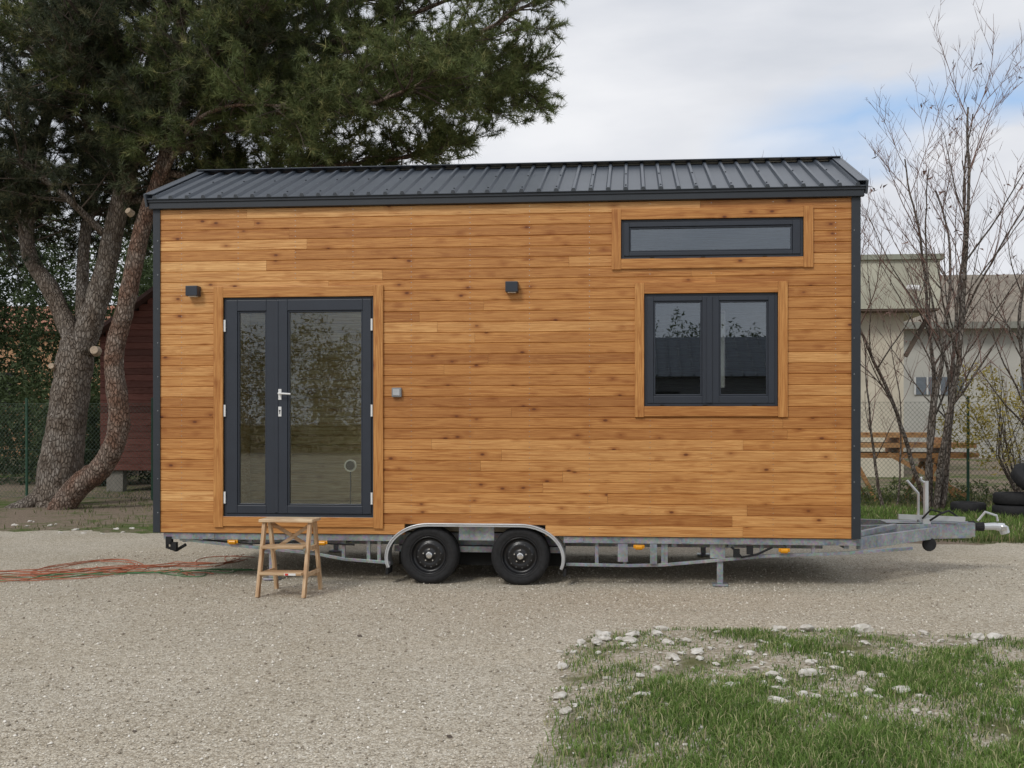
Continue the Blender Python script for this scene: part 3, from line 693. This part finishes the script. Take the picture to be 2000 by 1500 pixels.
def needles(name,T,D,mat,parent,nn=11,ln=.16,wd=.012):
    T=np.array([tuple(t) for t in T]); D=np.array([tuple(d) for d in D]); n=len(T)
    T=np.repeat(T,nn,0); D=np.repeat(D,nn,0); r=rng.normal(0,1,D.shape); d=D*.7+r*.62; d[:,2]+=.12; d/=np.linalg.norm(d,axis=1)[:,None]
    l=ln*rng.uniform(.6,1.2,len(T))[:,None]; s=np.cross(d,rng.normal(0,1,D.shape)); s/=np.linalg.norm(s,axis=1)[:,None]; s*=wd/2
    V=np.stack([T-s,T+s,T+d*l],1).reshape(-1,3); F=np.arange(len(V)).reshape(-1,3)
    cl=np.repeat(rng.uniform(0,1,n),nn); c=np.zeros((len(T),3,3)); c[:,:,0]=(.35*cl+.40*rng.uniform(0,1,len(T))+.25*nz(T[:,0],T[:,2],2.2,3)+.1+.05*(T[:,0]+6))[:,None]+np.array([-.1,-.1,.15]); c[:,:,1]=cl[:,None]
    return tri_mesh(name,V,F,mat,parent,np.clip(c,0,1).reshape(-1,3))
def P3(l,y): return [(x,y if yy is None else yy,z) for x,z,yy in [(q+(None,))[:3] for q in l]]
A=empty('pine_tree'); mb=MB(); tw=MB(); T=[];D=[]
limb(mb,P3([(-11.25,-.1),(-11.17,.35),(-11.02,1.4),(-10.82,2.85),(-10.72,3.3)],9.),.46,.31,16)
LA=[]
def la(pts,r0,r1,y,n=7): LA.append(limb(mb,P3(pts,y),r0,r1,n)[0])
la([(-10.75,3.0),(-11.3,4.2),(-11.8,5.1),(-11.78,6.8,9.2),(-11.4,8.7,9.4),(-11.3,11)],.20,.08,9.,10)
la([(-10.70,3.0),(-10.25,4.4),(-9.98,5.6),(-9.45,7.2,8.8),(-9.0,8.7,8.6),(-8.7,10.8)],.26,.10,9.,10)
la([(-10.75,3.1,9.1),(-10.9,5.3,9.5),(-10.8,6.8,9.8),(-10.9,8.7,10),(-10.95,10.8,10)],.13,.07,9.,8)
la([(-11.75,6.2),(-12.6,7.0),(-13.6,7.5,8.4),(-14.8,8.2,8)],.12,.03,9)
la([(-9.7,6.4),(-8.9,7.0,8.2),(-7.8,7.5,7.6),(-6.6,8.2,7.2)],.10,.03,9)
la([(-11.3,8.6),(-12.4,9.4),(-13.5,9.8,8.4)],.09,.03,9.2)
la([(-10.1,5.2),(-11.0,6.2,8.3),(-12.2,6.9,7.8),(-13.2,7.2,7.2)],.08,.03,9)
la([(-9.3,7.6,8.8),(-8.2,8.4,9.3),(-7.0,8.7,10),(-5.6,8.9,10.4)],.09,.03,9)
la([(-11.7,5.6),(-12.4,5.9,9.8),(-13.4,5.8,10.2),(-14.2,5.9,10.5)],.07,.02,9)
la([(-9.9,5.9),(-9.0,6.3,9.8),(-8.0,6.5,10.6),(-6.8,6.8,11)],.08,.02,9)
la([(-9.1,8.6,8.6),(-8.2,9.4,8),(-6.9,9.9,7.6),(-5.4,10.2,7.4)],.08,.02,9)
la([(-10.85,7.0,9.7),(-10.4,7.6,8.6),(-9.9,8.1,7.6),(-9.6,8.8,7.0)],.07,.02,9)
la([(-10.9,5.6,9.6),(-11.2,6.1,10.6),(-11.0,6.4,11.6),(-10.5,6.7,12.4)],.06,.02,9)
for b in ((-.35,-.35),(.3,-.4),(-.5,.1)): limb(mb,[(-11.15,9,.36),(-11.15+b[0]*1.1,9+b[1],.08),(-11.15+b[0]*2,9+b[1]*1.8,-.08)],.20,.10,8)
for i,p in enumerate(LA): grow(p,84 if i<3 else 54,T,D,tw,.42 if i<3 else .12,(.9,2.0),0.0)
mb.obj('trunk',M['barkA'],A,smooth=True); tw.obj('branches',M['twig'],A); needles('foliage',T,D,M['needleA'],A,11)
mb=MB()
for x,z,r in ((-10.26,3.0,.085),(-11.12,2.7,.06)): mb.tube([(x,8.78,z),(x+.02,8.64,z+.02)],[r*1.2,r*.9],14)
mb.obj('pruned_stubs',M['cut'],A)
B=empty('pine_tree'); mb=MB(); tw=MB(); T=[];D=[]
limb(mb,P3([(-10.72,-.1),(-10.60,.15),(-10.30,.48),(-9.86,.84),(-9.56,1.6),(-9.66,2.85),(-9.42,3.85),(-9.10,5.3),(-8.70,6.4),(-8.48,7.7),(-8.37,9.1),(-8.3,11)],8.3),.26,.11,14)
LB=[]
def lb(pts,r0,r1,y): LB.append(limb(mb,P3(pts,y),r0,r1,7)[0])
lb([(-8.7,6.6),(-7.3,7.05,8.0),(-5.75,7.35,7.8),(-4.0,8.0,7.8),(-2.5,8.7,8.0),(-1.9,9.1,8.1)],.10,.025,8.3)
lb([(-8.5,7.7),(-7.1,8.5,8.8),(-5.15,9.05,9.0),(-3.3,9.6,8.8),(-2.2,10.0,8.6)],.09,.02,8.3)
lb([(-8.75,6.3),(-7.6,6.3,8.8),(-6.1,6.6,9.3),(-4.5,6.75,9.4),(-3.6,7.0,9.4)],.08,.02,8.3)
lb([(-8.4,9.0),(-6.3,10.0,7.8),(-4,10.6,7.6),(-2.6,10.9,7.6)],.08,.02,8.3)
lb([(-6.2,7.3,7.8),(-5.0,7.0,7.2),(-3.8,7.3,7.0),(-3.1,7.6,6.9)],.05,.015,7.8)
lb([(-5.1,9.1,9.0),(-3.9,8.9,9.5),(-2.7,8.5,9.8),(-2.1,8.3,9.8)],.05,.015,9)
lb([(-8.5,7.5),(-7.6,7.9,7.4),(-6.7,8.2,6.8),(-5.9,8.8,6.4)],.06,.02,8.3)
lb([(-8.4,8.4),(-7.4,9.2,9.2),(-6.0,9.9,9.8),(-4.6,10.2,10)],.07,.02,8.3)
lb([(-8.6,7.2),(-9.6,8.0,7.9),(-10.7,8.7,7.5)],.06,.02,8.3)
lb([(-8.6,7.1),(-7.2,7.8,9.4),(-5.4,8.2,10.0),(-4.0,8.4,10.2)],.07,.02,8.3)
lb([(-8.8,6.0),(-7.9,6.9,7.6),(-6.9,7.1,7.0),(-5.6,7.0,6.8)],.06,.02,8.3)
lb([(-8.7,6.2),(-7.6,5.9,9.6),(-6.6,6.1,10.4),(-5.4,6.3,10.8)],.06,.02,8.3)
lb([(-4.6,8.0,7.8),(-3.6,7.7,8.6),(-2.9,7.9,9.0)],.04,.012,7.8)
for i,q in enumerate(LB): grow(q,66 if i<3 else 46,T,D,tw,.10,(.7,1.6),.05,.6,9,7)
mb.obj('trunk',M['barkB'],B,smooth=True); tw.obj('branches',M['twig'],B); needles('foliage',T,D,M['needle'],B,11)
mb=MB()
for x,y,z,r in ((-9.22,8.12,5.5,.065),): mb.tube([(x,y,z),(x-.03,y-.10,z+.05)],[r*1.1,r*.9],12)
mb.obj('pruned_stubs',M['cut'],B)

# ------------------------------------------------------------ bare deciduous trees
def bare(name,base,stems,H_,seed,spread=.3,cnt=(9,5,3),r0=.07):
    random.seed(seed); E=empty(name); mb=MB(); tb=MB(); tips=[]
    def br(p,d,ln,r,dep):
        n=max(3,int(ln/.22)); q=[p.copy()]; dd=d.copy()
        for k in range(n):
            dd=(dd+rv()*.11+Vector((0,0,.05))).normalized(); q.append(q[-1]+dd*ln/n)
        rr=[r*(1-.75*i/n) for i in range(n+1)]
        (mb if r>.012 else tb).tube(q,rr,6 if r>.02 else 4 if r>.008 else 3,False)
        if dep==0: tips.append(q[-1]); return
        m={3:cnt[0],2:cnt[1],1:cnt[2]}[dep]
        for k in range(m):
            t=(.25 if dep==3 else .12)+.80*(k+random.random())/m; i=min(n-1,int(t*n)); a=q[i].lerp(q[i+1],random.random())
            ax=rv(); ax.z=0; ax.normalize(); nd=((q[i+1]-q[i]).normalized()*.7+ax*random.uniform(.35,.85)+Vector((0,0,.25))).normalized()
            br(a,nd,ln*random.uniform(.28,.52)*(1.15-.5*t),max(.0045,rr[i]*.5),dep-1)
    for k in range(stems):
        a=2*math.pi*k/stems+random.uniform(-.3,.3); d=Vector((math.cos(a)*spread*random.uniform(.5,1.2),math.sin(a)*spread*.6,1)).normalized()
        br(Vector(base)+Vector((.12*math.cos(a),.1*math.sin(a),-.05)),d,H_*random.uniform(.72,1.),random.uniform(.6,1.2)*r0,3)
    mb.obj('stems',M['barebark'],E,smooth=True); tb.obj('twigs',M['bud'],E)
    lf=[t for t in tips if random.random()<.08]
    if lf:
        P=np.repeat(np.array([tuple(t) for t in lf]),3,0)+rng.normal(0,.03,(len(lf)*3,3)); u=rng.normal(0,.03,P.shape); w_=rng.normal(0,.018,P.shape)
        V=np.stack([P-u,P+w_,P+u],1).reshape(-1,3); tri_mesh('dry_leaves',V,np.arange(len(V)).reshape(-1,3),M['bud'],E)
bare('bare_tree',(5.5,8.9,0),7,7.5,4,.34,(9,6,4),.055)
bare('bare_tree',(7.5,8.2,0),4,7.0,9,.24,(9,6,4),.050)
bare('bare_tree',(4.9,9.6,0),2,4.0,15,.3,(7,4,2),.03)

def leafcloud(name,blobs,n,size,mat,parent=None):
    Vs=[];C=[]
    tot=sum(b[3]*b[4] for b in blobs)
    for (x,y,z,rx,rz) in blobs:
        k=int(n*rx*rz/tot); v=rng.normal(0,1,(k,3)); v/=np.linalg.norm(v,axis=1)[:,None]; rr=rng.uniform(.3,1.,k)**.5
        bump=1+.28*nz(v[:,0]*2+x,v[:,2]*2+z,2.5,3)+.15*nz(v[:,0]+v[:,1],v[:,2],7,x)
        p=v*(rr*bump)[:,None]*np.array([rx,rx,rz])+np.array([x,y,z])
        u=rng.normal(0,1,(k,3)); u/=np.linalg.norm(u,axis=1)[:,None]; w_=np.cross(u,rng.normal(0,1,(k,3))); w_/=np.linalg.norm(w_,axis=1)[:,None]
        s=size*rng.uniform(.5,1.3,k)[:,None]
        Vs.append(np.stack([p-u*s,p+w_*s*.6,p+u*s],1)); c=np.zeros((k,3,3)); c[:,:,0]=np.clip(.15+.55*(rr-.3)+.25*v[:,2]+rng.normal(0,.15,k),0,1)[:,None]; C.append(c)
    V=np.concatenate(Vs).reshape(-1,3); return tri_mesh(name,V,np.arange(len(V)).reshape(-1,3),mat,parent,np.concatenate(C).reshape(-1,3))
E=empty('autumn_shrub'); 
leafcloud('leaves',[(7.0,9.5,1.5,.8,.8),(7.8,9.6,2.2,.7,.8),(6.3,9.8,1.6,.55,.5),(8.6,9.3,1.4,.8,1.1),(6.7,10.2,2.4,.5,.4)],6500,.045,M['yleaf'],E)
mb=MB()
random.seed(5)
for k in range(46):
    a=random.uniform(0,6.28); mb.tube([(7.3,9.5,0),(7.3+.5*math.cos(a),9.5+.3*math.sin(a),1.0),(7.3+1.1*math.cos(a)*random.random()*1.3,9.5+.6*math.sin(a),random.uniform(1.8,3.0))],[.018,.012,.004],4,False)
mb.obj('stems',M['barebark'],E)
leafcloud('weeds',[(4.0+k*.75,10.9+random.uniform(-.3,.3),.12,.5,random.uniform(.2,.42)) for k in range(9)],5000,.05,M['grassd'])
random.seed(8)
bl=[]
for k in range(28):
    x=-36+k*1.05+random.uniform(-.5,.5); h=random.uniform(7.5,11.5); bl.append((x,22+random.uniform(-2,4),h*.45,random.uniform(1.4,2.3),h*.55))
leafcloud('background_trees',bl,120000,.12,M['bgleaf'])
bl=[(-14.0+random.uniform(-.8,.8)*k*.5,15+random.uniform(-.5,1),1.2,.9,1.4) for k in range(8)]+[(-20+k*.9,16,1.5,.9,1.7) for k in range(9)]
leafcloud('hedge',bl,26000,.07,M['bgleaf'])
bl=[(-11.8,17,3.0,1.2,3.2),(-13.6,18,3.5,1.0,3.6),(-17.2,19,4,1.0,4.5)]
leafcloud('cypress_trees',bl,22000,.09,M['bgleaf'])
bl=[(14+k*2.3,60+random.uniform(-4,4),2.5,2.4,random.uniform(2.5,4.0)) for k in range(16)]+[(-6+k*3,75,2.5,3,3.5) for k in range(8)]
leafcloud('distant_trees',bl,16000,.3,M['bgleaf'])
# trees and workshop across the yard, behind the camera (they appear as reflections in the glass)
bl=[(-30+k*3.0,-46+random.uniform(-3,3),3.0,2.6,random.uniform(3.0,4.6)) for k in range(24)]
leafcloud('rear_tree_row',bl,110000,.14,M['bgleaf'])
Wk=empty('workshop_building'); mb=MB(); mb.box(-5,12,-39,-32,0,3.6); mb.obj('walls',mat_simple('grey_render',(.12,.12,.12),.8),Wk)
mb=MB(); mb.add([(-5.5,-31.6,3.5),(12.5,-31.6,3.5),(12.5,-35.5,5.4),(-5.5,-35.5,5.4),(12.5,-39.4,3.5),(-5.5,-39.4,3.5)],[(0,1,2,3),(3,2,4,5)])
for k in range(36): mb.beam((-5.4+k*.5,-31.6,3.55),(-5.4+k*.5,-35.5,5.45),.05,.05)
mb.obj('roof',M['roof'],Wk)
mb=MB(); mb.box(-1,2,-31.99,-31.95,0,2.9); mb.box(5,6.5,-31.99,-31.95,1,2.2); mb.obj('door_and_window',M['dark'],Wk)

# ------------------------------------------------------------ red shed
Sh=empty('red_wooden_shed'); mb=MB(); x0,x1,y=-12.4,-8.2,12.9
mw=mat_wood('red_stain','x',(.105,.043,.035),(.145,.057,.046),(.185,.074,.06),.75,.2)
for r in range(28):
    z0=.50+r*.15; 
    if z0>4.9: break
    t=max(0,(z0+.1-3.65)/(5.2-3.65)); xa=x0+t*2.1; xb=x1-t*2.1
    if xb-xa<.2: break
    mb.cur=(random.random(),random.random(),random.random()); board(mb,xa,xb,z0,z0+.15,y,.06,.012)
mb.obj('front_wall',mw,Sh,rnd=True)
mb=MB(); mb.box(x0,x0+.06,y+.061,y+5,.5,3.7); mb.box(x1-.06,x1,y+.061,y+5,.5,3.7); mb.box(x0,x1,y+5,y+5.06,.5,3.7); mb.obj('side_walls',mw,Sh,rnd=True)
mb=MB(); xc=(x0+x1)/2; mb.beam((x0-.15,y+2.4,3.62),(xc,y+2.4,5.2),5.4,.08) ; mb.beam((x1+.15,y+2.4,3.62),(xc,y+2.4,5.2),5.4,.08); mb.obj('roof',mat_simple('shed_roof',(.09,.05,.045),.8),Sh)
mb=MB()
for x in (x0+.3,xc,x1-.3):
    for yy in (y+.2,y+4.7): mb.box(x-.2,x+.2,yy-.1,yy+.1,0,.49)
mb.obj('concrete_blocks',mat_simple('concrete',(.20,.185,.16),.9,0,.2,6,.3),Sh)

# ------------------------------------------------------------ fence
Fe=empty('chain_link_fence'); mb=MB(); fx0=-9.97-2.762*6; 
for k in range(17): mb.tube([(fx0+k*2.762,10.5,0),(fx0+k*2.762,10.5,2.15)],.028,8)
mb.obj('posts',mat_simple('green_post',(.02,.07,.04),.5),Fe)
mb=MB(); H2=2.0; st=.085; Lf=16*2.762
for k in range(int((Lf)/st)):
    x=fx0+k*st
    for s_ in (1,-1):
        mb.tube([(x,10.5+.003*s_,.03),(x+s_*H2*.9,10.5+.003*s_,.03+H2)],.0028,3,False)
for z in (.05,1.05,2.03): mb.tube([(fx0,10.49,z),(fx0+Lf,10.49,z)],.003,3,False)
mb.obj('mesh',mat_simple('green_wire',(.06,.09,.07),.5),Fe)

# ------------------------------------------------------------ right hand buildings
Bu=empty('concrete_building'); cb=mat_simple('beige_render',(.54,.49,.39),.9,0,.12,1.2,.1); gr=mat_simple('greenish_fascia',(.27,.28,.22),.8,0,.12,1.5)
mb=MB(); mb.box(3.0,8.1,21,30,0,4.93); mb.obj('walls',cb,Bu)
mb=MB(); mb.box(2.6,8.95,20.3,31,4.935,6.35); mb.obj('parapet',mat_simple('pale_render',(.46,.45,.36),.9,0,.15,1.),Bu)
mb=MB(); mb.box(2.5,9.05,20.2,31.1,6.352,6.5); mb.obj('coping',gr,Bu)
mb=MB(); mb.box(2.62,8.93,20.32,20.99,4.88,4.932); mb.obj('soffit',mat_simple('brown_soffit',(.10,.07,.05),.8),Bu)
mb=MB(); mb.beam((8.2,21.2,3.6),(8.9,21.2,4.85),.12,.12); mb.obj('bracket',M['twig'],Bu)
mb=MB(); mb.tube([(7.95,20.0,5.5),(8.25,19.8,5.45)],.09,10); mb.tube([(8.1,19.9,5.5),(8.1,20.3,5.6)],.025,6); mb.obj('security_camera',M['white'],Bu)
Wh=empty('warehouse_building'); mb=MB(); mb.box(11,34,38,50,0,6.2); mb.obj('walls',mat_simple('grey_white_render',(.42,.41,.37),.85,0,.12,.6),Wh)
mb=MB(); mb.add([(10.4,37.3,6.1),(34.6,37.3,6.1),(34.6,44,9.2),(10.4,44,9.2),(34.6,50.6,6.1),(10.4,50.6,6.1)],[(0,1,2,3),(3,2,4,5)]); mb.obj('roof',mat_simple('brown_tile',(.22,.19,.15),.9,0,.25,2.5,.3),Wh)
mb=MB(); mb.box(10.4,34.6,37.2,37.35,5.85,6.15); mb.obj('gutter',mat_simple('grey_gutter',(.20,.20,.17),.6),Wh)
mb=MB(); 
for k in range(5): mb.box(13+k*4.6,15.2+k*4.6,37.93,37.99,2.9,3.7)
mb.obj('windows',mat_simple('dark_window',(.12,.14,.16),.15),Wh)
mb=MB()
for k in range(5):
    for j in range(5): mb.box(13+k*4.6+j*.55-.04,13+k*4.6+j*.55+.04,37.90,37.925,2.9,3.7)
mb.obj('window_bars',mat_simple('offwhite',(.5,.5,.48),.6),Wh)
Oh=empty('orange_house'); mb=MB(); mb.box(-36,-24,36,44,0,6); mb.obj('walls',mat_simple('orange_render',(.50,.29,.16),.9),Oh)
mb=MB(); mb.add([(-36.5,35.5,5.9),(-23.5,35.5,5.9),(-23.5,40,7.6),(-36.5,40,7.6),(-23.5,44.5,5.9),(-36.5,44.5,5.9)],[(0,1,2,3),(3,2,4,5)]); mb.obj('roof',mat_simple('terracotta',(.34,.15,.09),.9),Oh)
mb=MB(); mb.box(-30,-29,35.9,35.99,2.5,4); mb.box(-26.5,-25.5,35.9,35.99,2.5,4); mb.obj('windows',M['dark'],Oh)

# lumber trestle
Lu=empty('lumber_stack'); mb=MB(); random.seed(3)
for lay,(z,n,xa,xb) in enumerate([(.90,7,3.8,7.0),(1.11,6,3.9,6.85),(1.32,5,3.8,6.1)]):
    for k in range(n):
        rc(); yy=11.3+k*.17+random.uniform(-.01,.01); mb.box(xa+random.uniform(-.1,.1),xb+random.uniform(-.25,.25),yy,yy+.13,z,z+.10)
    for x in (4.3,5.5,6.4):
        if lay<2: rc(); mb.box(x,x+.07,11.28,12.5,z+.101,z+.208)
for x in (4.6,6.2):
    rc(); mb.box(x,x+.1,11.3,12.5,.80,.899)
    for yy in (11.35,12.4): rc(); mb.beam((x-.3,yy,0),(x+.05,yy,.80),.06,.08); rc(); mb.beam((x+.45,yy,0),(x+.05,yy,.80),.06,.08)
rc(); mb.beam((5.2,11.0,1.0),(6.7,10.8,.15),.06,.09)
mb.obj('planks_and_trestles',M['lumber'],Lu,rnd=True)
Ty=empty('tire_pile')
def tyre(c,R=.33,tilt=None):
    mb=MB(); pr=[(R*.55,-.09),(R*.62,-.105),(R*.9,-.10),(R,-.07),(R,.07),(R*.9,.10),(R*.62,.105),(R*.55,.09),(R*.6,0),(R*.55,-.09)]
    mb.lathe(pr,(0,0,0),32,'z'); o=mb.obj('tire',M['black'],Ty,smooth=True); o.location=c
    if tilt: o.rotation_euler=tilt
tyre((6.55,8.0,.11)); tyre((6.58,8.05,.32)); tyre((7.25,8.1,.11),.36); tyre((7.3,8.1,.33)); tyre((6.85,7.9,.66),.36,(.55,.30,0)); tyre((7.0,8.7,.11)); tyre((6.0,8.6,.11),.3); tyre((7.5,8.3,.56))
Ca=empty('parked_car'); mb=MB()
prof=[(0,.35),(.05,.75),(.9,.92),(1.55,1.42),(2.9,1.45),(3.6,1.0),(4.2,.9),(4.3,.4)]
CX=9.3
def ext(pr,y0,y1,off):
    n=len(pr); vs=[(off+x,y0,z) for x,z in pr]+[(off+x,y1,z) for x,z in pr]; return vs,[(i,(i+1)%n,n+(i+1)%n,n+i) for i in range(n)]+[tuple(range(n)),tuple(range(2*n-1,n-1,-1))]
mb.add(*ext(prof,14,15.7,CX)); mb.obj('body',mat_simple('car_paint',(.25,.26,.28),.25,.3,.05),Ca,bevel=.05)
mb=MB(); mb.add(*ext([(1.1,.98),(1.62,1.36),(2.15,1.38),(2.15,.98)],13.985,15.715,CX)); mb.add(*ext([(2.22,.98),(2.22,1.38),(2.85,1.38),(3.35,1.0)],13.985,15.715,CX)); mb.obj('side_windows',mat_simple('car_glass',(.02,.025,.03),.08),Ca)
mb=MB()
for x in (CX+.8,CX+3.5):
    for yy in (13.97,15.55): mb.lathe([(0,0),(.2,0),(.31,.02),(.32,.16),(0,.16)],(x,yy,.32),28)
mb.obj('wheels',M['black'],Ca)

# ------------------------------------------------------------ sky and light
wd=bpy.data.worlds.new('World'); S.world=wd; wd.use_nodes=True; nt=wd.node_tree; nt.nodes.clear()
class WN(N):
    def __init__(s,t): s.t=t; s.o=t.nodes.new('ShaderNodeOutputWorld')
w=WN(nt); EL=math.radians(42); 
sundir=Vector((-.35,-.75,.0)).normalized()*math.cos(EL)+Vector((0,0,math.sin(EL)))
sky=w.n('ShaderNodeTexSky'); sky.sky_type='NISHITA'; sky.sun_disc=False; sky.sun_elevation=EL; sky.sun_rotation=math.atan2(sundir.x,sundir.y)
tc=w.n('ShaderNodeTexCoord'); mp=w.n('ShaderNodeMapping'); mp.inputs['Scale'].default_value=(1,1,2.6); w.l(tc.outputs['Generated'],mp.inputs[0])
n1=w.noise(mp.outputs[0],2.1,6,.5,.3); n2=w.noise(mp.outputs[0],5.,5,.5)
cl=w.ramp(w.math('ADD',w.math('MULTIPLY',n1,.75),w.math('MULTIPLY',n2,.25)),[(.38,(5.5,5.9,6.6)),(.5,(7.1,7.35,7.9)),(.64,(8.9,9.0,9.3))])
dt=w.n('ShaderNodeVectorMath',operation='DOT_PRODUCT'); w.l(tc.outputs['Generated'],dt.inputs[0]); dt.inputs[1].default_value=(.296,.199,-.934)
ad=w.math('ABSOLUTE',w.math('ADD',dt.outputs['Value'],w.math('MULTIPLY',w.math('SUBTRACT',n2,.5),.16)))
band=w.math('SUBTRACT',1,w.math('DIVIDE',ad,.055),True)
sx=w.n('ShaderNodeSeparateXYZ'); w.l(tc.outputs['Generated'],sx.inputs[0])
gate=w.math('MULTIPLY',w.math('SUBTRACT',sx.outputs[0],.06),7,True)
msk=w.math('MULTIPLY',w.math('MULTIPLY',band,gate),.95,True)
skyc=w.mix(.85,sky.outputs[0],(4.2,6.2,9.2))
col=w.mix(msk,cl,skyc)
bg=w.n('ShaderNodeBackground'); w.l(col,bg.inputs[0]); bg.inputs[1].default_value=.1; w.l(bg.outputs[0],w.o.inputs[0])
ld=bpy.data.lights.new('sun','SUN'); ld.energy=1.5; ld.angle=math.radians(16); ld.color=(1,.97,.92); lo=bpy.data.objects.new('sun',ld); S.collection.objects.link(lo)
lo.rotation_euler=sundir.to_track_quat('Z','Y').to_euler()

# ------------------------------------------------------------ camera
cd=bpy.data.cameras.new('camera'); cd.sensor_width=36; cd.lens=36; cd.shift_x=-.03; cd.shift_y=.0375; cd.clip_end=2000; cd.clip_start=.1
co=bpy.data.objects.new('camera',cd); S.collection.objects.link(co); co.location=(0,-10.195,1.63); co.rotation_euler=(math.radians(90),0,math.radians(4.86)); S.camera=co
